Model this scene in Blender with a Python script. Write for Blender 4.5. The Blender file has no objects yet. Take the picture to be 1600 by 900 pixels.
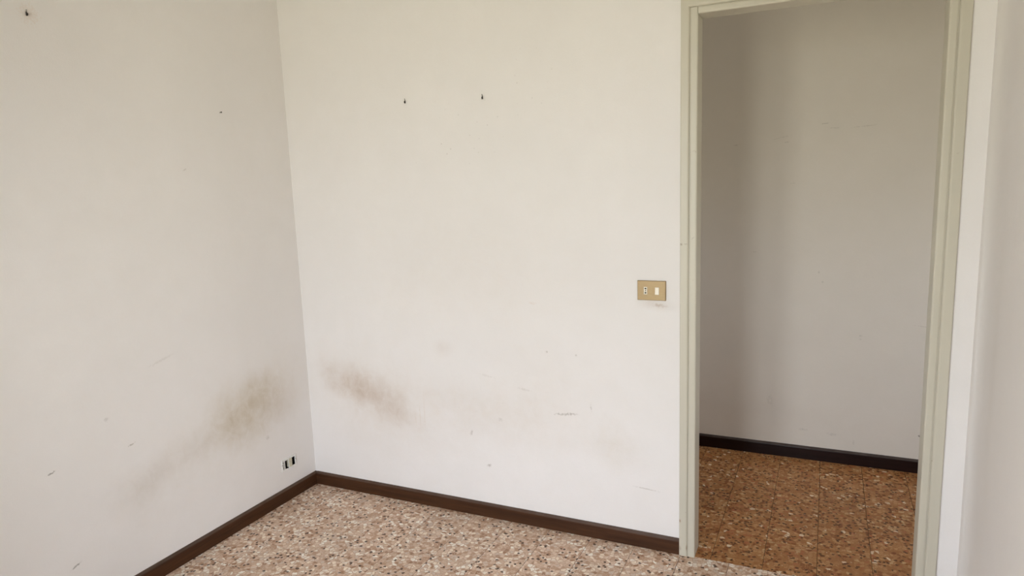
import bpy, bmesh, math, random
from mathutils import Matrix, Vector

# ------------------------------------------------------------------ camera, sky, exposure
S = 1.06                       # survey units -> metres
sc = bpy.context.scene
COL = sc.collection
YAW, PITCH, ROLL = -0.4389, 0.1538, -0.0353
FPX = 1056.13
CX, CY, CZ = 2.3607 * S, -2.5604 * S, 1.5 * S
fw = Vector((math.sin(YAW) * math.cos(PITCH), math.cos(YAW) * math.cos(PITCH), -math.sin(PITCH)))
rt = Vector((math.cos(YAW), -math.sin(YAW), 0))
up = rt.cross(fw)
r2 = math.cos(ROLL) * rt + math.sin(ROLL) * up
u2 = -math.sin(ROLL) * rt + math.cos(ROLL) * up
cam_d = bpy.data.cameras.new('camera')
cam_d.sensor_width = 36.0
cam_d.lens = FPX / 1600 * 36.0
cam_d.clip_start = 0.02
cam = bpy.data.objects.new('camera', cam_d)
COL.objects.link(cam)
m = Matrix.Identity(4)
for i in range(3):
    m[i][0], m[i][1], m[i][2] = r2[i], u2[i], -fw[i]
m[0][3], m[1][3], m[2][3] = CX, CY, CZ
cam.matrix_world = m
sc.camera = cam

vs = sc.view_settings
vs.view_transform = 'Standard'
vs.look = 'None'
vs.gamma = 1.0
vs.use_curve_mapping = False
vs.exposure = 0.0
sc.cycles.max_bounces = 8
sc.cycles.diffuse_bounces = 5

SKY_STRENGTH = 18.6
world = bpy.data.worlds.new('overcast_sky')
sc.world = world
world.use_nodes = True
wn = world.node_tree
wn.nodes.clear()
w_out = wn.nodes.new('ShaderNodeOutputWorld')
w_bg = wn.nodes.new('ShaderNodeBackground')
w_tc = wn.nodes.new('ShaderNodeTexCoord')
w_sep = wn.nodes.new('ShaderNodeSeparateXYZ')
w_map = wn.nodes.new('ShaderNodeMapRange')
w_ramp = wn.nodes.new('ShaderNodeValToRGB')
wn.links.new(w_tc.outputs['Generated'], w_sep.inputs[0])
wn.links.new(w_sep.outputs['Z'], w_map.inputs['Value'])
w_map.inputs['From Min'].default_value = -1
w_map.inputs['From Max'].default_value = 1
wn.links.new(w_map.outputs[0], w_ramp.inputs[0])
el = w_ramp.color_ramp.elements
el[0].position, el[0].color = 0.44, (0.67, 0.635, 0.52, 1)      # ground and buildings below the horizon
el[1].position, el[1].color = 0.53, (0.935, 0.965, 1.08, 1)      # overcast sky
e = el.new(1.0); e.color = (0.92, 0.97, 1.12, 1)
wn.links.new(w_ramp.outputs[0], w_bg.inputs['Color'])
w_bg.inputs['Strength'].default_value = SKY_STRENGTH
wn.links.new(w_bg.outputs[0], w_out.inputs[0])

# room dimensions (metres)
XW = 2.803 * S                 # right wall
YR = -17 * 2.803 / 15 * S                # rear wall with the balcony window
ZC = 2.78                      # ceiling
WT = 0.0845 * S                # thickness of the partition with the doorway
YH = 1.1698 * S                # far wall of the hall
XO, XRO = 1.8612 * S, 2.7428 * S     # outer edges of door casing
WX0, WX1, WZ0, WZ1 = 0.90 * S, 1.98 * S, 0.03, 2.32   # balcony window opening

portal_d = bpy.data.lights.new('daylight_portal', 'AREA')
portal_d.shape = 'RECTANGLE'
portal_d.size = WX1 - WX0
portal_d.size_y = WZ1 - WZ0
portal_d.cycles.is_portal = True
portal = bpy.data.objects.new('daylight_portal', portal_d)
COL.objects.link(portal)
portal.location = ((WX0 + WX1) / 2, YR - 0.14, (WZ0 + WZ1) / 2)
portal.rotation_euler = (math.radians(90), 0, 0)       # faces +Y, into the room

HWY0, HWY1, HWZ0, HWZ1 = .42, .90, .90, 1.60                # small windows added at both unseen hall ends to brighten the hall
HX0, HX1 = 0.064 * S, 4.288 * S
for hx, rz in ((HX1 + .09, 90), (HX0 - .09, -90)):               # portals face into the hall
    p2d = bpy.data.lights.new('hall_fill_portal', 'AREA')
    p2d.shape = 'RECTANGLE'; p2d.size = HWY1 - HWY0; p2d.size_y = HWZ1 - HWZ0
    p2d.cycles.is_portal = True
    p2 = bpy.data.objects.new('hall_fill_portal', p2d)
    COL.objects.link(p2)
    p2.location = (hx, (HWY0 + HWY1) / 2, (HWZ0 + HWZ1) / 2)
    p2.rotation_euler = (math.radians(90), 0, math.radians(rz))

# ------------------------------------------------------------------ helpers
def tag(o, label=None, cat=None, group=None, kind=None):
    if label: o['label'] = label
    if cat: o['category'] = cat
    if group: o['group'] = group
    if kind: o['kind'] = kind
    return o

def link_mesh(name, bm, mat, parent=None, smooth=False):
    me = bpy.data.meshes.new(name)
    bmesh.ops.recalc_face_normals(bm, faces=bm.faces)
    bm.to_mesh(me); bm.free()
    if smooth:
        for p in me.polygons: p.use_smooth = True
    me.materials.append(mat)
    o = bpy.data.objects.new(name, me)
    COL.objects.link(o)
    if parent: o.parent = parent
    return o

def empty(name, loc=(0, 0, 0)):
    o = bpy.data.objects.new(name, None)
    o.empty_display_size = 0.05
    COL.objects.link(o)
    o.location = loc
    return o

def add_box(bm, x0, x1, y0, y1, z0, z1, bevel=0.0, seg=2):
    r = bmesh.ops.create_cube(bm, size=1)
    vsx = r['verts']
    for v in vsx:
        v.co = Vector((x0 + (v.co.x + .5) * (x1 - x0), y0 + (v.co.y + .5) * (y1 - y0), z0 + (v.co.z + .5) * (z1 - z0)))
    if bevel:
        es = list({ed for v in vsx for ed in v.link_edges})
        bmesh.ops.bevel(bm, geom=es, offset=bevel, segments=seg, affect='EDGES', profile=0.5)

def box(name, b, mat, parent=None, bevel=0.0, seg=2, off=(0, 0, 0)):
    bm = bmesh.new()
    add_box(bm, b[0] - off[0], b[1] - off[0], b[2] - off[1], b[3] - off[1], b[4] - off[2], b[5] - off[2], bevel, seg)
    return link_mesh(name, bm, mat, parent)

def slab(name, u0, u1, v0, v1, t0, t1, to3, mat, holes=(), parent=None):
    """A wall slab with rectangular openings, one closed mesh. to3(u, v, t) -> xyz."""
    us = sorted({u0, u1, *[h[0] for h in holes], *[h[1] for h in holes]})
    vv = sorted({v0, v1, *[h[2] for h in holes], *[h[3] for h in holes]})
    us = [u for u in us if u0 <= u <= u1]; vv = [v for v in vv if v0 <= v <= v1]
    def solid(i, j):
        if i < 0 or j < 0 or i >= len(us) - 1 or j >= len(vv) - 1: return False
        cu, cv = (us[i] + us[i + 1]) / 2, (vv[j] + vv[j + 1]) / 2
        return not any(h[0] < cu < h[1] and h[2] < cv < h[3] for h in holes)
    bm = bmesh.new(); cache = {}
    def P(i, j, k):
        if (i, j, k) not in cache: cache[(i, j, k)] = bm.verts.new(to3(us[i], vv[j], (t0, t1)[k]))
        return cache[(i, j, k)]
    for i in range(len(us) - 1):
        for j in range(len(vv) - 1):
            if not solid(i, j): continue
            for k in (0, 1): bm.faces.new([P(i, j, k), P(i + 1, j, k), P(i + 1, j + 1, k), P(i, j + 1, k)])
            for di, dj, a, b in ((-1, 0, (i, j), (i, j + 1)), (1, 0, (i + 1, j), (i + 1, j + 1)), (0, -1, (i, j), (i + 1, j)), (0, 1, (i, j + 1), (i + 1, j + 1))):
                if not solid(i + di, j + dj):
                    bm.faces.new([P(*a, 0), P(*b, 0), P(*b, 1), P(*a, 1)])
    return link_mesh(name, bm, mat, parent)

def sweep(name, prof, start, end, mat, parent=None, smooth=False):
    """Closed profile [(u, v)] swept between two placements start(u, v), end(u, v) -> xyz."""
    bm = bmesh.new()
    a = [bm.verts.new(start(u, v)) for u, v in prof]
    b = [bm.verts.new(end(u, v)) for u, v in prof]
    n = len(prof)
    for i in range(n):
        f = bm.faces.new([a[i], a[(i + 1) % n], b[(i + 1) % n], b[i]])
    bm.faces.new(a); bm.faces.new(b)
    return link_mesh(name, bm, mat, parent, smooth)

def arc(cx, cy, r, a0, a1, n=5):
    return [(cx + r * math.cos(math.radians(a0 + (a1 - a0) * i / n)), cy + r * math.sin(math.radians(a0 + (a1 - a0) * i / n))) for i in range(n + 1)]

def tube_path(bm, pts, r, seg=8, cap=True):
    pts = [Vector(p) for p in pts]
    rr = r if isinstance(r, (list, tuple)) else [r] * len(pts)
    rings = []
    for i, p in enumerate(pts):
        t = (pts[min(i + 1, len(pts) - 1)] - pts[max(i - 1, 0)]).normalized()
        ref = Vector((0, 0, 1)) if abs(t.z) < .9 else Vector((1, 0, 0))
        n = t.cross(ref).normalized(); b = t.cross(n)
        rings.append([bm.verts.new(p + rr[i] * (math.cos(2 * math.pi * k / seg) * n + math.sin(2 * math.pi * k / seg) * b)) for k in range(seg)])
    for i in range(len(rings) - 1):
        for k in range(seg):
            bm.faces.new([rings[i][k], rings[i][(k + 1) % seg], rings[i + 1][(k + 1) % seg], rings[i + 1][k]])
    if cap:
        bm.faces.new(rings[0]); bm.faces.new(rings[-1])

def front(x, z, y):
    """Where a point read off the wall plane lies once it stands proud by -y (keeps surveyed outlines)."""
    k = (y - CY) / (0 - CY)
    return CX + (x - CX) * k, CZ + (z - CZ) * k

# ------------------------------------------------------------------ materials
class NT:
    def __init__(s, name):
        s.mat = bpy.data.materials.new(name); s.mat.use_nodes = True
        s.t = s.mat.node_tree; s.n = s.t.nodes; s.n.clear()
        s.out = s.n.new('ShaderNodeOutputMaterial'); s.b = s.n.new('ShaderNodeBsdfPrincipled')
        s.t.links.new(s.b.outputs[0], s.out.inputs[0])
    def link(s, a, b): s.t.links.new(a, b)
    def put(s, sock, v):
        if isinstance(v, bpy.types.NodeSocket): s.link(v, sock)
        else: sock.default_value = v
    def math(s, op, a, b=0.0, c=0.0, clamp=False):
        n = s.n.new('ShaderNodeMath'); n.operation = op; n.use_clamp = clamp
        for i, v in enumerate((a, b, c)): s.put(n.inputs[i], v)
        return n.outputs[0]
    def vmath(s, op, a, b=(0, 0, 0)):
        n = s.n.new('ShaderNodeVectorMath'); n.operation = op
        s.put(n.inputs[0], a); s.put(n.inputs[1], b)
        return n.outputs[1] if op in ('LENGTH', 'DISTANCE', 'DOT_PRODUCT') else n.outputs[0]
    def pos(s): return s.n.new('ShaderNodeNewGeometry').outputs['Position']
    def sep(s, v):
        n = s.n.new('ShaderNodeSeparateXYZ'); s.link(v, n.inputs[0]); return n.outputs
    def comb(s, x, y, z):
        n = s.n.new('ShaderNodeCombineXYZ')
        for i, v in enumerate((x, y, z)): s.put(n.inputs[i], v)
        return n.outputs[0]
    def noise(s, v, scale, detail=3, rough=.5, dist=0):
        n = s.n.new('ShaderNodeTexNoise'); s.link(v, n.inputs['Vector'])
        n.inputs['Scale'].default_value = scale; n.inputs['Detail'].default_value = detail
        n.inputs['Roughness'].default_value = rough; n.inputs['Distortion'].default_value = dist
        return n.outputs[0]
    def remap(s, v, a, b, c=0., d=1., smooth=False):
        n = s.n.new('ShaderNodeMapRange'); n.clamp = True
        if smooth: n.interpolation_type = 'SMOOTHSTEP'
        s.put(n.inputs[0], v)
        for i, q in zip((1, 2, 3, 4), (a, b, c, d)): n.inputs[i].default_value = q
        return n.outputs[0]
    def mix(s, f, a, b, mode='MIX'):
        n = s.n.new('ShaderNodeMix'); n.data_type = 'RGBA'; n.blend_type = mode
        s.put(n.inputs[0], f); 
        for k, v in ((6, a), (7, b)):
            s.put(n.inputs[k], v if isinstance(v, bpy.types.NodeSocket) else (*v[:3], 1))
        return n.outputs[2]
    def ramp(s, v, stops, const=False):
        n = s.n.new('ShaderNodeValToRGB'); r = n.color_ramp
        if const: r.interpolation = 'CONSTANT'
        s.link(v, n.inputs[0])
        while len(r.elements) < len(stops): r.elements.new(0.5)
        for e_, (p_, c_) in zip(r.elements, stops): e_.position = p_; e_.color = (*c_, 1)
        return n.outputs[0]
    def bump(s, h, strength, dist=.01):
        n = s.n.new('ShaderNodeBump'); n.inputs['Strength'].default_value = strength; n.inputs['Distance'].default_value = dist
        s.link(h, n.inputs['Height']); s.link(n.outputs[0], s.b.inputs['Normal'])
    def ellipse(s, u, v, cu, cv, ru, rv, ang=0., lo=1.0, hi=0.0, warp=None):
        """1 inside, 0 outside, soft; ang in degrees in the (u, v) plane."""
        c, sn = math.cos(math.radians(ang)), math.sin(math.radians(ang))
        du = s.math('SUBTRACT', u, cu); dv = s.math('SUBTRACT', v, cv)
        a = s.math('ADD', s.math('MULTIPLY', du, c / ru), s.math('MULTIPLY', dv, sn / ru))
        b = s.math('ADD', s.math('MULTIPLY', du, -sn / rv), s.math('MULTIPLY', dv, c / rv))
        d = s.math('SQRT', s.math('ADD', s.math('MULTIPLY', a, a), s.math('MULTIPLY', b, b)))
        if warp is not None: d = s.math('ADD', d, warp)
        return s.remap(d, hi, lo, 1., 0., True)

def simple(name, col, rough=.5, metal=0., grain=None):
    n = NT(name)
    n.b.inputs['Base Color'].default_value = (*col, 1)
    n.b.inputs['Roughness'].default_value = rough
    n.b.inputs['Metallic'].default_value = metal
    if grain:
        p = n.pos()
        f = n.noise(p, grain[0], 4)
        n.link(n.mix(n.remap(f, .3, .7), [c * (1 - grain[1]) for c in col], [min(1, c * (1 + grain[1])) for c in col]), n.b.inputs['Base Color'])
    return n.mat

def wall_paint(name, base, u_axis, stains=(), marks=(), specks=(), streak=.02):
    """Matt emulsion with roller texture. stains: (u, v, ru, rv, angle, colour, strength); marks: thin scuffs."""
    n = NT(name)
    p = n.pos(); xyz = n.sep(p); u, v = xyz[u_axis], xyz[2]
    big = n.noise(p, 1.3, 4, .55)
    col = n.mix(n.remap(big, .35, .68), [c * .975 for c in base], [min(1, c * 1.02) for c in base])
    mid = n.noise(p, 9, 5, .6)
    col = n.mix(n.remap(mid, .3, .75, 0., .5), col, [base[0] * .95, base[1] * .945, base[2] * .93])
    fine = n.noise(p, 170, 3, .6)
    col = n.mix(n.remap(fine, .25, .75, 0, .35), col, [c * .95 for c in base])
    wn1 = n.math('MULTIPLY_ADD', n.noise(p, 5.5, 5, .6), 1.0, -.5)
    brk = n.remap(n.noise(p, 16, 6, .68, .6), .28, .66, .45, 1.0)
    brush = n.remap(n.noise(n.vmath('MULTIPLY', p, (60, 60, 7)), 1.0, 4, .6), .25, .75, .88, 1.0)
    tex = n.math('MULTIPLY', brk, brush)
    for (cu, cv, ru, rv, ang, c, st) in stains:
        e_ = n.ellipse(u, v, cu * S, cv * S, ru * S, rv * S, ang, 1.25, -.15, wn1)
        col = n.mix(n.math('MULTIPLY', n.math('MULTIPLY', e_, tex), st), col, c, 'MULTIPLY')
    mw = n.math('MULTIPLY_ADD', n.noise(p, 120, 3, .6), 3.0, -1.5)
    for (cu, cv, ru, rv, ang, c, st) in marks:
        e_ = n.ellipse(u, v, cu * S, cv * S, ru * S, rv * S, ang, 1.1, .2, mw)
        col = n.mix(n.math('MULTIPLY', e_, st), col, c)
    if specks:      # scattered faint grey specks inside soft regions
        vo = n.n.new('ShaderNodeTexVoronoi'); n.link(p, vo.inputs['Vector']); vo.inputs['Scale'].default_value = 42
        pick = n.math('GREATER_THAN', n.sep(vo.outputs['Color'])[0], .62)
        dot = n.math('MULTIPLY', n.remap(vo.outputs['Distance'], .05, .17, 1., 0.), pick)
        for (cu, cv, ru, rv, ang, st) in specks:
            e_ = n.ellipse(u, v, cu * S, cv * S, ru * S, rv * S, ang, 1.1, .1, wn1)
            col = n.mix(n.math('MULTIPLY', n.math('MULTIPLY', e_, dot), st), col, (.40, .37, .33))
    n.link(col, n.b.inputs['Base Color'])
    n.b.inputs['Roughness'].default_value = .82
    n.b.inputs['Specular IOR Level'].default_value = .25
    h = n.math('ADD', n.math('MULTIPLY', n.noise(p, 210, 4, .6), .5), n.math('MULTIPLY', n.noise(p, 24, 3), .9))
    n.bump(h, .22, .004)
    return n.mat

def terrazzo(name, cols, matrix, dark, spec_amt, rough):
    n = NT(name)
    oi = n.n.new('ShaderNodeObjectInfo')
    rnd = oi.outputs['Random']
    off = n.comb(n.math('MULTIPLY', rnd, 31.7), n.math('MULTIPLY', rnd, 83.1), n.math('MULTIPLY', rnd, 0.0))
    p = n.vmath('ADD', n.pos(), off)
    flat = n.vmath('MULTIPLY', p, (1, 1, 0))
    wob = n.n.new('ShaderNodeTexNoise'); n.link(flat, wob.inputs['Vector']); wob.inputs['Scale'].default_value = 70; wob.inputs['Detail'].default_value = 2
    flat2 = n.vmath('ADD', flat, n.vmath('MULTIPLY', n.vmath('SUBTRACT', wob.outputs['Color'], (.5, .5, .5)), (.012, .012, 0)))
    def voro(scale, feat):
        q = n.n.new('ShaderNodeTexVoronoi'); q.voronoi_dimensions = '2D'; q.feature = feat
        n.link(flat2, q.inputs['Vector']); q.inputs['Scale'].default_value = scale
        return q
    va = voro(55, 'F1'); ve = voro(55, 'DISTANCE_TO_EDGE')
    rc = n.sep(va.outputs['Color'])
    chip = n.ramp(rc[0], cols, True)
    chip = n.mix(n.math('MULTIPLY', rc[1], .35), chip, matrix)
    col = n.mix(n.remap(ve.outputs[0], .03, .16, 1., 0.), chip, matrix)
    vb = voro(135, 'F1'); rb = n.sep(vb.outputs['Color'])          # small chips between the big ones
    small = n.math('MULTIPLY', n.math('GREATER_THAN', rb[0], .62), n.remap(vb.outputs['Distance'], .28, .42, 1., 0.))
    col = n.mix(n.math('MULTIPLY', small, .5), col, n.ramp(rb[1], cols, True))
    vd = voro(62, 'F1'); rd = n.sep(vd.outputs['Color'])           # dark stones
    vd.inputs['Randomness'].default_value = .95
    dk = n.math('MULTIPLY', n.math('GREATER_THAN', rd[2], spec_amt), n.remap(vd.outputs['Distance'], .30, .42, 1., 0.))
    col = n.mix(n.math('MULTIPLY', dk, .9), col, n.mix(rd[0], dark, [c * 2.4 for c in dark]))
    tint = n.math('MULTIPLY_ADD', rnd, .12, .94)
    col = n.mix(1.0, col, n.comb(tint, tint, tint), 'MULTIPLY')
    n.link(col, n.b.inputs['Base Color'])
    n.link(n.remap(n.noise(flat, 12, 4), .3, .7, rough - .06, rough + .1), n.b.inputs['Roughness'])
    n.b.inputs['Specular IOR Level'].default_value = .22
    return n.mat

def wood(name, c0, c1, axis, rough):
    n = NT(name)
    p = n.pos()
    st = [55, 55, 55]; st[axis] = 2.2
    g = n.noise(n.vmath('MULTIPLY', p, tuple(st)), 1.0, 6, .62, .5)
    st2 = [260, 260, 260]; st2[axis] = 9
    g2 = n.noise(n.vmath('MULTIPLY', p, tuple(st2)), 1.0, 3, .6)
    f = n.math('MULTIPLY_ADD', g2, .35, n.math('MULTIPLY', g, .75))
    nz = n.sep(n.n.new('ShaderNodeNewGeometry').outputs['Normal'])[2]
    top_tint = n.math('MULTIPLY', n.remap(nz, .25, .6), n.remap(n.noise(p, 14, 4), .3, .7, .25, .6))     # paler grey-brown mixed in on upward-facing faces
    n.link(n.mix(top_tint, n.mix(n.remap(f, .35, .75), c0, c1), (.15, .115, .095)), n.b.inputs['Base Color'])
    n.link(n.remap(g2, .2, .8, rough - .06, rough + .1), n.b.inputs['Roughness'])
    n.bump(g2, .12, .002)
    n.b.inputs['Specular IOR Level'].default_value = .22
    return n.mat

def enamel(name, base, marks=()):
    n = NT(name)
    p = n.pos(); xyz = n.sep(p)
    a = n.noise(n.vmath('MULTIPLY', p, (7, 7, 1.2)), 1.0, 4)
    col = n.mix(n.remap(a, .3, .7), [c * .96 for c in base], [min(1, c * 1.03) for c in base])
    # knocks through the paint
    k = n.noise(p, 34, 5, .65)
    low = n.remap(xyz[2], .0, .9, 1., 0.)
    chip = n.math('MULTIPLY', n.remap(k, .70, .735), n.math('MULTIPLY_ADD', low, .6, .25))
    col = n.mix(chip, col, (.23, .15, .08))
    warp = n.math('MULTIPLY_ADD', n.noise(p, 150, 3), 1.2, -.6)
    for (cu, cv, ru, rv, ang, c, st) in marks:
        e_ = n.ellipse(xyz[0], xyz[2], cu * S, cv * S, ru * S, rv * S, ang, 1.1, .1, warp)
        col = n.mix(n.math('MULTIPLY', e_, st), col, c)
    n.link(col, n.b.inputs['Base Color'])
    n.b.inputs['Roughness'].default_value = .38
    n.b.inputs['Specular IOR Level'].default_value = .4
    n.bump(n.noise(n.vmath('MULTIPLY', p, (90, 90, 14)), 1.0, 3), .12, .003)
    return n.mat

PAINT = (.872, .843, .822)
TAN = (.79, .735, .63); GREY = (.90, .885, .865); BRN = (.77, .69, .62)
DK = (.16, .14, .12); MARK = (.42, .38, .33)
mat_wall_left = wall_paint('paint_left', PAINT, 1,
    stains=[(-.40, .53, .28, .165, 8, TAN, 1.0), (-.30, .58, .16, .10, 10, TAN, .45), (-.49, .48, .16, .10, 0, TAN, .5),
            (-.78, .43, .30, .10, 4, GREY, .85), (-.98, .37, .17, .12, 0, GREY, .7), (-.88, .42, .12, .05, 0, GREY, .5), (-.20, .50, .12, .15, 0, BRN, .30),
            (-.42, .50, .62, .26, 18, (.92, .89, .84), .8)],
    marks=[(-.969, .573, .020, .0035, 10, MARK, .6), (-1.262, .581, .014, .004, 12, DK, .7), (-1.223, .221, .022, .004, 20, DK, .55),
           (-.30, .355, .010, .012, 60, MARK, .35), (-1.05, .70, .010, .010, 0, MARK, .25), (-.80, .86, .07, .006, 12, MARK, .16),
           (-1.30, 1.79, .02, .004, 10, MARK, .4), (-.60, 1.60, .012, .004, 30, MARK, .3),
           (-1.128, 2.094, .036, .036, 0, (.80, .71, .64), .55)])
mat_wall_back = wall_paint('paint_back', PAINT, 0,
    stains=[(.36, .525, .27, .125, -16, BRN, .95), (.50, .465, .18, .085, -22, BRN, .6), (.22, .58, .20, .11, -10, (.86, .80, .74), .6),
            (.42, .47, .55, .26, -12, (.93, .89, .84), .85), (1.05, .50, .55, .17, -8, (.92, .88, .83), .7), (1.60, .42, .14, .12, -30, (.88, .84, .77), .6),
            (.80, .775, .06, .045, 0, BRN, .28), (1.0, 1.12, .75, .35, 0, (.955, .93, .895), .55), (1.30, .64, .35, .2, 0, (.94, .91, .87), .5),
            (1.77, 1.02, .075, .03, -6, BRN, .55)],
    marks=[(1.385, .530, .052, .006, 6, MARK, .55), (1.42, .536, .03, .005, 0, MARK, .35), (1.73, .254, .06, .003, -4, MARK, .40),
           (1.016, .247, .010, .012, -50, MARK, .55), (.932, .391, .008, .016, -20, MARK, .4), (1.08, .47, .012, .010, 0, MARK, .25),
           (.66, .44, .0025, .07, 0, (.70, .58, .46), .35), (.685, .46, .002, .10, 0, (.70, .58, .46), .35), (.635, .42, .002, .05, 0, (.70, .58, .46), .3),
           (1.50, .57, .004, .016, 5, MARK, .35), (1.20, .62, .03, .006, -8, MARK, .2), (1.02, .665, .04, .006, -10, MARK, .14), (1.25, 1.0, .02, .006, 0, (.7, .55, .45), .25),
           (1.31, .795, .006, .006, 0, MARK, .45), (1.44, .79, .006, .006, 0, MARK, .35), (1.783, 1.014, .03, .008, -6, (.52, .42, .34), .5)],
    specks=[(1.0, 1.75, .45, .16, 18, .30), (1.30, 1.92, .3, .18, 20, .20), (.85, 1.62, .3, .1, 0, .26), (.9, .55, .7, .25, 0, .10)])
mat_wall_right = wall_paint('paint_right', PAINT, 1,
    stains=[(-.30, .95, .05, .5, 0, GREY, .35)])
mat_wall_plain = wall_paint('paint_plain', PAINT, 0)
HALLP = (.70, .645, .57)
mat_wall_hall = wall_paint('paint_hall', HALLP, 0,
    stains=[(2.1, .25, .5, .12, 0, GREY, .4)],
    marks=[(2.162, 1.655, .018, .003, 4, MARK, .6), (2.335, 1.735, .016, .003, 3, MARK, .6), (2.37, 1.712, .03, .0025, -4, MARK, .5),
           (2.52, 1.712, .06, .002, 3, MARK, .45), (1.918, 1.653, .016, .003, 3, MARK, .55), (2.14, 1.68, .05, .003, 12, MARK, .25),
           (2.113, .303, .016, .028, 10, MARK, .35), (2.113, .303, .009, .018, 10, HALLP, .8), (2.532, .682, .010, .004, 5, MARK, .5), (2.532, .665, .008, .004, 5, MARK, .4),
           (2.81, .190, .009, .006, -30, DK, .8), (2.80, .745, .045, .002, -6, MARK, .5), (2.33, 1.00, .006, .006, 0, MARK, .4), (2.35, .95, .006, .006, 0, MARK, .4),
           (2.28, .16, .02, .006, 0, MARK, .35), (2.42, .15, .025, .008, 0, MARK, .3), (2.02, 1.1, .01, .003, 0, MARK, .35), (2.52, .12, .005, .015, 0, MARK, .3),
           (2.20, 1.45, .02, .0025, 0, MARK, .3)])
mat_ceiling = wall_paint('ceiling_paint', (.86, .85, .82), 0)
mat_tile_room = terrazzo('terrazzo_room', [(0, (.34, .18, .10)), (.09, (.50, .31, .20)), (.26, (.66, .48, .355)), (.46, (.76, .59, .46)), (.60, (.89, .77, .63)), (.76, (.66, .54, .45)), (.86, (.94, .89, .80))],
                         (.56, .38, .27), (.030, .014, .007), .885, .40)
mat_tile_hall = terrazzo('terrazzo_hall', [(0, (.20, .060, .018)), (.16, (.32, .130, .042)), (.38, (.40, .190, .072)), (.60, (.48, .255, .110)), (.82, (.37, .120, .048)), (.90, (.56, .37, .19)), (.975, (.76, .62, .44))],
                         (.34, .155, .054), (.045, .016, .006), .76, .40)
mat_grout_room = simple('grout_room', (.10, .07, .05), .9, grain=(40, .25))
mat_grout_hall = simple('grout_hall', (.035, .018, .009), .9, grain=(40, .25))
mat_base_x = wood('skirting_wood_x', (.032, .0115, .0045), (.090, .036, .0135), 0, .5)
mat_base_y = wood('skirting_wood_y', (.032, .0115, .0045), (.090, .036, .0135), 1, .5)
mat_base_hall = wood('skirting_wood_hall', (.006, .0018, .0014), (.017, .005, .0034), 0, .35)
mat_enamel = enamel('cream_enamel', (.60, .565, .465),
    marks=[(1.868, 1.252, .006, .006, 0, (.25, .19, .13), .7), (1.885, 1.253, .010, .003, 0, (.35, .28, .2), .5), (1.866, .148, .006, .010, 0, (.30, .17, .09), .8),
           (1.91, 1.275, .014, .003, 50, (.4, .35, .28), .5), (1.893, .035, .004, .02, 0, (.30, .20, .12), .6), (1.868, .03, .006, .014, 0, (.4, .33, .26), .6)])
mat_bronze = NT('bronze_anodised')
_n = mat_bronze; _p = _n.pos()
_n.link(_n.mix(_n.remap(_n.noise(_n.vmath('MULTIPLY', _p, (40, 40, 900)), 1., 3), .3, .7), (.31, .215, .105), (.36, .255, .13)), _n.b.inputs['Base Color'])
_n.b.inputs['Metallic'].default_value = .35; _n.b.inputs['Roughness'].default_value = .42
mat_bronze = _n.mat
mat_ivory = simple('ivory_plastic', (.86, .79, .66), .35, grain=(60, .03))
mat_white_pl = simple('white_plastic', (.84, .83, .80), .5, grain=(150, .12))
mat_grey_pl = simple('grey_plastic', (.62, .60, .57), .5, grain=(150, .15))
mat_cream_pl = simple('yellowed_plastic', (.62, .58, .44), .5, grain=(90, .1))
mat_black = simple('black_bakelite', (.012, .009, .007), .85, grain=(80, .3))
mat_steel = simple('dull_steel', (.38, .36, .32), .45, .5, grain=(200, .2))
mat_rust = simple('dark_iron', (.045, .036, .028), .55, .4, grain=(200, .35))
mat_pvc = simple('window_white', (.78, .77, .74), .35, grain=(20, .03))
g = NT('window_glass')
g.n.remove(g.b)
tr = g.n.new('ShaderNodeBsdfTransparent'); tr.inputs[0].default_value = (.95, .97, .96, 1)
gl = g.n.new('ShaderNodeBsdfGlossy'); gl.inputs['Roughness'].default_value = .02
fr = g.n.new('ShaderNodeFresnel'); fr.inputs[0].default_value = 1.45
mx = g.n.new('ShaderNodeMixShader')
g.link(fr.outputs[0], mx.inputs[0]); g.link(tr.outputs[0], mx.inputs[1]); g.link(gl.outputs[0], mx.inputs[2]); g.link(mx.outputs[0], g.out.inputs[0])
mat_glass = g.mat

# ------------------------------------------------------------------ structure: walls, ceilings
def st(o, label, cat): return tag(o, label, cat, kind='structure')
SOY0, SOY1, SOZ0, SOZ1 = -.2265 * S, -.139 * S, .156 * S, .208 * S      # box behind the bare socket
st(slab('wall_left', YR, 0, -.012, ZC, 0, -.12, lambda u, v, t: (t, u, v), mat_wall_left, [(SOY0, SOY1, SOZ0, SOZ1)]),
   'off-white side wall with brown damp smudge above the bare socket', 'wall')
DXL, DXR, DZT = 1.8953 * S, 2.7064 * S, 2.0923 * S
st(slab('wall_back', -.12, XW + .12, -.012, ZC, 0, WT - .006, lambda u, v, t: (u, t, v), mat_wall_back, [(DXL, DXR, -.02, DZT)]),
   'white wall around the open doorway, brown smudge near its corner', 'wall')
st(slab('wall_right', YR, 0, -.012, ZC, XW, XW + .12, lambda u, v, t: (t, u, v), mat_wall_right), 'plain off-white wall beside the right edge of the doorway', 'wall')
st(slab('wall_rear', -.12, XW + .12, -.012, ZC, YR, YR - .15, lambda u, v, t: (u, t, v), mat_wall_plain, [(WX0, WX1, WZ0, WZ1)]), 'white wall with the balcony window', 'wall')
st(slab('ceiling', -.12, XW + .12, YR - .15, WT - .006, ZC, ZC + .12, lambda u, v, t: (u, v, t), mat_ceiling), 'plain white ceiling of the room', 'ceiling')
st(slab('wall_hall', HX0, HX1, -.012, ZC, YH, YH + .12, lambda u, v, t: (u, t, v), mat_wall_hall), 'shaded grey-white hall wall seen through the doorway', 'wall')
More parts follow.
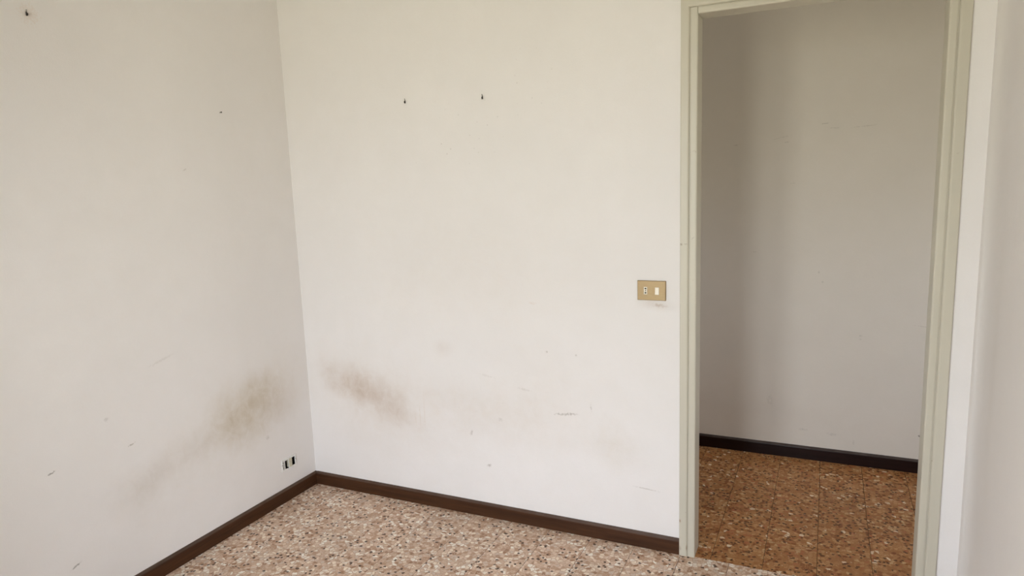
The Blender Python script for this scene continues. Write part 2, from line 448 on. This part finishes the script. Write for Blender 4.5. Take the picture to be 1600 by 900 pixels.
st(slab('wall_hall_left', WT, YH, -.012, ZC, HX0, HX0 - .1, lambda u, v, t: (t, u, v), mat_wall_hall, [(HWY0, HWY1, HWZ0, HWZ1)]), 'end wall of the hall hidden behind the room wall', 'wall')
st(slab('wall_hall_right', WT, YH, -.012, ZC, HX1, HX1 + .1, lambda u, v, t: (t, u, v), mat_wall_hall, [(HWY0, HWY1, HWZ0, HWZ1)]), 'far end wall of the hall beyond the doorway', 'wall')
st(slab('wall_hall_front', XW + .12, HX1, -.012, ZC, 0, WT - .006, lambda u, v, t: (u, t, v), mat_wall_plain), 'hall side of the wall beyond the doorway', 'wall')
st(slab('ceiling_hall', HX0 - .1, HX1 + .1, WT - .006, YH + .12, ZC, ZC + .12, lambda u, v, t: (u, v, t), mat_ceiling), 'plain ceiling of the hall', 'ceiling')

# ------------------------------------------------------------------ floors: terrazzo tiles, each its own piece
random.seed(4)
def tile_mesh(name, w, d, mat):
    bm = bmesh.new()
    h = .012; c = .0009; gp = .00085
    x, y = w / 2 - gp, d / 2 - gp
    lo = [bm.verts.new((a, b, -h)) for a, b in ((-x, -y), (x, -y), (x, y), (-x, y))]
    md = [bm.verts.new((a, b, -c)) for a, b in ((-x, -y), (x, -y), (x, y), (-x, y))]
    tp = [bm.verts.new((a, b, 0)) for a, b in ((-x + c, -y + c), (x - c, -y + c), (x - c, y - c), (-x + c, y - c))]
    for i in range(4):
        j = (i + 1) % 4
        bm.faces.new([lo[i], lo[j], md[j], md[i]]); bm.faces.new([md[i], md[j], tp[j], tp[i]])
    bm.faces.new(tp)
    me = bpy.data.meshes.new(name); bmesh.ops.recalc_face_normals(bm, faces=bm.faces); bm.to_mesh(me); bm.free()
    me.materials.append(mat)
    return me
def lay(parent, me, x, y):
    o = bpy.data.objects.new('floor_tile', me)
    COL.objects.link(o); o.parent = parent
    o.location = (x, y, random.uniform(-.0005, 0))
    o.rotation_euler = (random.uniform(-.0012, .0012), random.uniform(-.0012, .0012), 0)

floor = st(slab('floor', -.12, XW + .12, YR - .15, .0, -.012, -.10, lambda u, v, t: (u, v, t), mat_grout_room), 'pinkish terrazzo tile floor of the room', 'floor')
TR = (XW) / 15
bed_room = box('tile_bed', (0, XW, YR, 0, -.012, -.0022), mat_grout_room, floor)
me = tile_mesh('terrazzo_tile', TR, TR, mat_tile_room)
for i in range(15):
    for j in range(17):
        lay(floor, me, (i + .5) * TR, -(j + .5) * TR)

floor_h = st(slab('floor_hall', HX0 - .1, HX1 + .1, 0, YH + .12, -.012, -.10, lambda u, v, t: (u, v, t), mat_grout_hall), 'brown terrazzo tile floor of the hall beyond the doorway', 'floor')
box('tile_bed', (HX0, HX1, 0, YH, -.012, -.0022), mat_grout_hall, floor_h)
TH = .192 * S
xs = [1.984 * S + k * TH for k in range(-10, 13)]
ys = [.045 * S + k * TH for k in range(6)] + [YH]
meh = tile_mesh('hall_tile', TH, TH, mat_tile_hall)
mel = tile_mesh('hall_tile_cut', TH, ys[6] - ys[5], mat_tile_hall)
mef = tile_mesh('hall_tile_strip', TH, ys[0], mat_tile_hall)
for i in range(len(xs) - 1):
    xc = (xs[i] + xs[i + 1]) / 2
    for j in range(5):
        lay(floor_h, meh, xc, (ys[j] + ys[j + 1]) / 2)
    lay(floor_h, mel, xc, (ys[5] + ys[6]) / 2)
    if DXL - .1 < xc < DXR + .1:
        lay(floor_h, mef, xc, ys[0] / 2)

# ------------------------------------------------------------------ skirting boards
BH, BT = .0665 * S, .0105 * S
def skirt_prof(h=BH, t=BT, c=.005):
    return [(0, .0), (t, .0), (t, h - .013), (t - .0012, h - .0095), (t * .42, h - .0008), (0, h)]
def skirting(name, label, a, b, nrm, mat, h=BH, t=BT, parent=None):
    ax, ay = a; bx, by = b; nx, ny = nrm
    return st(sweep(name, skirt_prof(h, t), lambda u, v: (ax + nx * u, ay + ny * u, v), lambda u, v: (bx + nx * u, by + ny * u, v), mat), label, 'skirting board')
cxo, _ = front(XO, 0, -.013); cxro, _ = front(XRO, 0, -.013)
skirting('baseboard_left', 'dark brown wooden skirting board below the bare socket', (0, YR), (0, 0), (1, 0), mat_base_y)
skirting('baseboard_back', 'dark brown wooden skirting board running up to the door casing', (BT, 0), (cxo, 0), (0, -1), mat_base_x)
skirting('baseboard_corner', 'short dark skirting piece between door casing and side wall', (cxro, 0), (XW - BT, 0), (0, -1), mat_base_x)
skirting('baseboard_right', 'dark brown wooden skirting board of the side wall by the doorway', (XW, YR), (XW, 0), (-1, 0), mat_base_y)
skirting('baseboard_hall', 'near-black wooden skirting board along the hall wall', (HX0, YH), (HX1, YH), (0, -1), mat_base_hall, .0705 * S)

# ------------------------------------------------------------------ door casing (open doorway, no leaf)
door = st(empty('door_1', (XO, 0, 0)), 'cream enamelled door frame around the open doorway', 'door frame')
door_inv = Matrix.Translation((-XO, 0, 0))
def dpart(o, par=None):
    o.data.transform(door_inv if par is None else Matrix.Identity(4)); o.parent = door; return o
FY = -.013                                   # casing stands this far proud of the plaster
ax0, _ = front(XO, 0, FY); ax1, _ = front(XRO, 0, FY)
gx0, gz = front(1.8953 * S, 2.0923 * S, FY); gx1, _ = front(2.7064 * S, 0, FY)
ix0, iz = front(1.9225 * S, 2.0686 * S, FY + .003); ix1, _ = front(2.6809 * S, 0, FY + .003)
AW = gx0 - ax0; AZ = gz + AW
wr = ax1 - gx1
def arch_prof(w):
    r = .004
    return [(0, 0), (0, -FY - r)] + arc(r, -FY - r, r, 180, 90, 4)[1:] + [(w * .55, -FY)] + arc(w - .0016 - .008, -FY - .008, .008, 90, 20, 4) + [(w - .0016, 0)]
pl_ = arch_prof(AW)
dpart(sweep('architrave', pl_, lambda u, v: (ax0 + u, -v, 0), lambda u, v: (ax0 + u, -v, AZ - u), mat_enamel))
pr_ = arch_prof(wr)
dpart(sweep('architrave', pr_, lambda u, v: (ax1 - u, -v, 0), lambda u, v: (ax1 - u, -v, AZ - u * AW / wr), mat_enamel))
dpart(sweep('architrave', pl_, lambda u, v: (ax0 + u, -v, AZ - u), lambda u, v: (ax1 - u * wr / AW, -v, AZ - u), mat_enamel))
# lining: stiles and head, front edge rounded over
JB = WT
def lining_prof(w, g=.0045):
    r = .006; f = -FY - .002
    return [(-.0016, -JB), (-.0016, f - g), (.0014, f - g), (.0014, f - .003)] + arc(.0014 + .003, f - .003, .003, 180, 90, 3)[1:] + arc(w - r, f - r, r, 90, 0, 5) + [(w, -JB + .002), (w - .002, -JB)]
wl = ix0 - gx0; wr2 = gx1 - ix1; wh = gz - iz
dpart(sweep('door_lining', lining_prof(wl), lambda u, v: (gx0 + u, -v, 0), lambda u, v: (gx0 + u, -v, gz + .0002), mat_enamel))
dpart(sweep('door_lining', lining_prof(wr2, .0032), lambda u, v: (gx1 - u, -v, 0), lambda u, v: (gx1 - u, -v, gz - .0014), mat_enamel))
dpart(sweep('door_lining', lining_prof(wh), lambda u, v: (ix0 + .0004, -v, gz - u), lambda u, v: (ix1 - .0004, -v, gz - u), mat_enamel))
# hall-side architraves
HY = WT - .006
for nm, b in (('hall_architrave', (XO, ix0 - .012, HY, HY + .012, 0, iz + .012)), ('hall_architrave', (ix1 + .012, XRO, HY, HY + .012, 0, iz + .012)), ('hall_architrave', (XO, XRO, HY, HY + .012, iz + .012, AZ))):
    dpart(box(nm, b, mat_enamel, None, .002))

# ------------------------------------------------------------------ balcony window in the rear wall (source of the daylight)
win = st(empty('window_1', ((WX0 + WX1) / 2, YR, WZ0)), 'white two-leaf balcony window opposite the doorway', 'window')
wo = ((WX0 + WX1) / 2, YR, WZ0)
def wbox(nm, b, mat=mat_pvc, bev=.004): return box(nm, b, mat, win, bev, 2, wo)
fy0, fy1 = YR - .12, YR - .05
wbox('window_frame', (WX0, WX0 + .05, fy0, fy1, WZ0, WZ1)); wbox('window_frame', (WX1 - .05, WX1, fy0, fy1, WZ0, WZ1))
wbox('window_frame', (WX0 + .05, WX1 - .05, fy0, fy1, WZ1 - .05, WZ1)); wbox('window_sill', (WX0 + .05, WX1 - .05, fy0, fy1, WZ0, WZ0 + .03))
wm = (WX0 + WX1) / 2
for sgn in (0, 1):
    a, b = (WX0 + .05, wm - .002) if sgn == 0 else (wm + .002, WX1 - .05)
    z0, z1 = WZ0 + .03, WZ1 - .05
    ly0, ly1 = YR - .11, YR - .06
    wbox('stile', (a, a + .07, ly0, ly1, z0, z1)); wbox('stile', (b - .07, b, ly0, ly1, z0, z1))
    wbox('rail', (a + .07, b - .07, ly0, ly1, z1 - .07, z1)); wbox('rail', (a + .07, b - .07, ly0, ly1, z0, z0 + .09))
    wbox('pane', (a + .07, b - .07, YR - .088, YR - .084, z0 + .09, z1 - .07), mat_glass, 0)
wbox('window_handle', (wm - .045, wm - .025, YR - .06, YR - .03, 1.0, 1.12), mat_steel, .006)

for wname, wx, sg, lab in (('fill_window_2', HX1, 1, 'small white window added to brighten the hall, far end'), ('fill_window_3', HX0, -1, 'small white window added to brighten the hall, hidden end')):  # unseen windows, added to lift the light level in the hall
    w2o = st(empty(wname, (wx, (HWY0 + HWY1) / 2, HWZ0)), lab, 'window')
    w2 = (wx, (HWY0 + HWY1) / 2, HWZ0)
    hx0, hx1 = sorted((wx + sg * .03, wx + sg * .08)); fwd = .025
    for b_ in ((HWY0, HWY0 + fwd, HWZ0, HWZ1), (HWY1 - fwd, HWY1, HWZ0, HWZ1), (HWY0 + fwd, HWY1 - fwd, HWZ1 - fwd, HWZ1), (HWY0 + fwd, HWY1 - fwd, HWZ0, HWZ0 + fwd)):
        box('window_frame', (hx0, hx1, *b_), mat_pvc, w2o, .004, 2, w2)
    box('pane', (hx0 + .022, hx0 + .026, HWY0 + fwd, HWY1 - fwd, HWZ0 + fwd, HWZ1 - fwd), mat_glass, w2o, 0, 2, w2)

# ------------------------------------------------------------------ things
# bronze plate with socket and switch
PT = .009
px0, pz1 = front(1.6975 * S, 1.1090 * S, -PT); px1, pz0 = front(1.8080 * S, 1.0325 * S, -PT)
pcx, pcz = (px0 + px1) / 2, (pz0 + pz1) / 2
sw = tag(empty('switch_plate', (pcx, 0, pcz)), 'bronze-coloured wall plate with ivory switch and small socket beside door casing', 'switch')
hw, hh = (px1 - px0) / 2, (pz1 - pz0) / 2
m1x, m1z = front(1.7295 * S, 1.0700 * S, -PT); m2x, m2z = front(1.7745 * S, 1.0700 * S, -PT)
m1 = (m1x - pcx, m1z - pcz, .0066 * S, .0145 * S); m2 = (m2x - pcx, m2z - pcz, .0075 * S, .0135 * S)
hl = [(c[0] - c[2] - .0006, c[0] + c[2] + .0006, c[1] - c[3] - .0006, c[1] + c[3] + .0006) for c in (m1, m2)]
# plate body: back rim slightly larger than the face, two real openings
po = slab('plate', -hw + .002, hw - .002, -hh + .002, hh - .002, -PT, -.001, lambda u, v, t: (u, t, v), mat_bronze, hl, sw)
bmr = bmesh.new()                               # bevelled rim round the face
outer = [(-hw, -hh), (hw, -hh), (hw, hh), (-hw, hh)]
inner = [(-hw + .002, -hh + .002), (hw - .002, -hh + .002), (hw - .002, hh - .002), (-hw + .002, hh - .002)]
rings = [[bmr.verts.new((x, y_, z)) for x, z in ring] for ring, y_ in ((inner, -PT), (outer, -PT + .0025), (outer, 0.0), (inner, 0.0))]
for a, b in ((0, 1), (1, 2), (2, 3)):
    for i in range(4):
        bmr.faces.new([rings[a][i], rings[a][(i + 1) % 4], rings[b][(i + 1) % 4], rings[b][i]])
link_mesh('plate_rim', bmr, mat_bronze, sw)
# socket insert with three pin holes
holes = []
for dz, r_ in ((.0088, .0031), (0, .0021), (-.0088, .0031)):
    holes.append((m1[0] - r_ * 1.15, m1[0] + r_ * 1.15, m1[1] + dz - r_, m1[1] + dz + r_))
ins = slab('socket_insert', m1[0] - m1[2], m1[0] + m1[2], m1[1] - m1[3], m1[1] + m1[3], -PT - .0002, -.002, lambda u, v, t: (u, t, v), mat_ivory, holes, sw)
for h_ in holes:
    tag(box('pin_hole', (h_[0], h_[1], -.0060, -.0022, h_[2], h_[3]), mat_black, ins), 'dark pin hole')
bm = bmesh.new()                                 # rocker, tilted face
x0, x1, z0, z1 = m2[0] - m2[2], m2[0] + m2[2], m2[1] - m2[3], m2[1] + m2[3]
vf = [(x0, -.002, z0), (x1, -.002, z0), (x1, -.002, z1), (x0, -.002, z1), (x0, -PT - .0035, z0), (x1, -PT - .0035, z0), (x1, -PT - .0008, z1), (x0, -PT - .0008, z1),
      (x0, -PT - .0012, (z0 + z1) / 2), (x1, -PT - .0012, (z0 + z1) / 2)]
vb_ = [bm.verts.new(v) for v in vf]
for f in ((0, 1, 2, 3), (4, 5, 9, 8), (8, 9, 6, 7), (0, 1, 5, 4), (3, 2, 6, 7), (0, 4, 8, 7, 3), (1, 5, 9, 6, 2)):
    bm.faces.new([vb_[i] for i in f])
tag(link_mesh('rocker_switch', bm, mat_ivory, sw), 'ivory rocker')

# bare socket box without its cover, on the side wall
so = tag(empty('wall_socket', (0, (SOY0 + SOY1) / 2, (SOZ0 + SOZ1) / 2)), 'bare socket frame without cover, black openings, low in the corner', 'socket')
W0, W1 = -.0515, .0495                # along the wall (y), widths in metres
Hh = .0325
def ssl(name, u0, u1, v0, v1, t0, t1, mat, holes=(), par=so):
    return slab(name, u0, u1, v0, v1, t0, t1, lambda u, v, t: (t, u, v), mat, holes, par)
o1 = (W0 + .0225, W0 + .0485, -.0245, .0215); o2 = (W0 + .0715, W0 + .0945, -.0225, .0215); notch = (W0 + .0385, W0 + .0485, -.0305, -.0245)
ms = (W0 + .0035, W0 + .0205, -.021, .020); mc = (W0 + .0495, W0 + .0705, -.0225, .0230)
ssl('support_frame', W0, W1, -Hh, Hh, .0005, .0045, mat_white_pl, [o1, notch, o2, ms, mc])
sm = ssl('socket_module', ms[0], ms[1], ms[2], ms[3], -.012, .0050, mat_grey_pl, [(ms[0] + .004, ms[0] + .0125, z - .0042, z + .0042) for z in (-.0125, 0, .0125)])
for z in (-.0125, 0, .0125):
    tag(box('pin_hole', (-.004, -.002, ms[0] + .004, ms[0] + .0125, z - .0042, z + .0042), mat_black, sm), 'dark pin hole')
ssl('blank_module', mc[0], mc[1], mc[2], mc[3], -.012, .0062, mat_cream_pl)
# back box: five thin walls inside the recess in the plaster
by0, by1 = SOY0 - so.location.y, SOY1 - so.location.y; bz0, bz1 = SOZ0 - so.location.z, SOZ1 - so.location.z
bm = bmesh.new()
add_box(bm, -.050, -.047, by0 + .001, by1 - .001, bz0 + .001, bz1 - .001)
for b in ((-.047, -.0005, by0 + .0005, by0 + .0025, bz0 + .001, bz1 - .001), (-.047, -.0005, by1 - .0025, by1 - .0005, bz0 + .001, bz1 - .001),
          (-.047, -.0005, by0 + .0025, by1 - .0025, bz0 + .0005, bz0 + .0025), (-.047, -.0005, by0 + .0025, by1 - .0025, bz1 - .0025, bz1 - .0005)):
    add_box(bm, *b)
tag(link_mesh('back_box', bm, mat_black, so), 'black recessed box')
for yy in (W0 + .0015, W1 - .0020):
    bm = bmesh.new(); tube_path(bm, [(.0043, yy, .004), (.0057, yy, .004)], .0016, 8)
    tag(link_mesh('screw', bm, mat_rust, so), 'dark screw head')

# picture hooks and a nail
def wall_hook(loc, nrm, label, tilt=0.0, mirror=1):
    """A pale pin plate flat on the wall and a dark bent hook below it."""
    root = tag(empty('picture_hook', loc), label, 'hook', 'hooks left in the walls')
    bm = bmesh.new()
    add_box(bm, -.0024, .0024, -.0034, -.0004, -.002, .0125, .0012, 2)
    bmesh.ops.rotate(bm, verts=bm.verts, cent=(0, 0, 0), matrix=Matrix.Rotation(-.22 * mirror, 3, 'Y'))
    pin = link_mesh('pin_plate', bm, mat_steel, root)
    bm = bmesh.new()
    pts = [(0, -.002, .002), (.0016 * mirror, -.003, -.004), (.0026 * mirror, -.005, -.009)]
    pts += [(.0026 * mirror + .001 * mirror * math.sin(t), -.0095 - .0048 * math.cos(t + 0) * -1 * -1, -.0100 - .0048 * math.sin(t)) for t in (0.3, .8, 1.3, 1.8, 2.3, 2.8)]
    pts += [(.0034 * mirror, -.0150, -.0065)]
    tube_path(bm, pts, [.0022, .0026, .0030] + [.0032] * 6 + [.0026], 8)
    hk = link_mesh('bent_hook', bm, mat_rust, root, True)
    bm = bmesh.new(); tube_path(bm, [(0, .012, .008), (0, -.0034, .0085), (0, -.0052, .0087)], [.0009, .0009, .0009], 6)
    link_mesh('nail', bm, mat_steel, root)
    root.rotation_euler = (0, 0, math.atan2(nrm[0], -nrm[1]))
    root.scale = (.76, .76, .76)
    return root
wall_hook((.677 * S, 0, 1.871 * S), (0, -1), 'small metal picture hook on back wall, nearer the room corner')
wall_hook((1.055 * S, 0, 1.858 * S), (0, -1), 'small metal picture hook on back wall, nearer the doorway')
wall_hook((0, -1.135 * S, 2.098 * S), (1, 0), 'small metal hook high on the side wall in a chipped patch', mirror=-1)
nl = tag(empty('wall_nail', (0, -.394 * S, 1.840 * S)), 'lone dark nail in the side wall near the room corner', 'nail')
bm = bmesh.new(); tube_path(bm, [(-.01, 0, 0), (.004, 0, .0004), (.0085, 0, .0008)], .0016, 8); link_mesh('shank', bm, mat_rust, nl, True)
bm = bmesh.new(); tube_path(bm, [(.0085, 0, .0008), (.0098, 0, .0009), (.0104, 0, .0009)], [.0032, .0036, .0026], 10); link_mesh('nail_head', bm, mat_rust, nl)
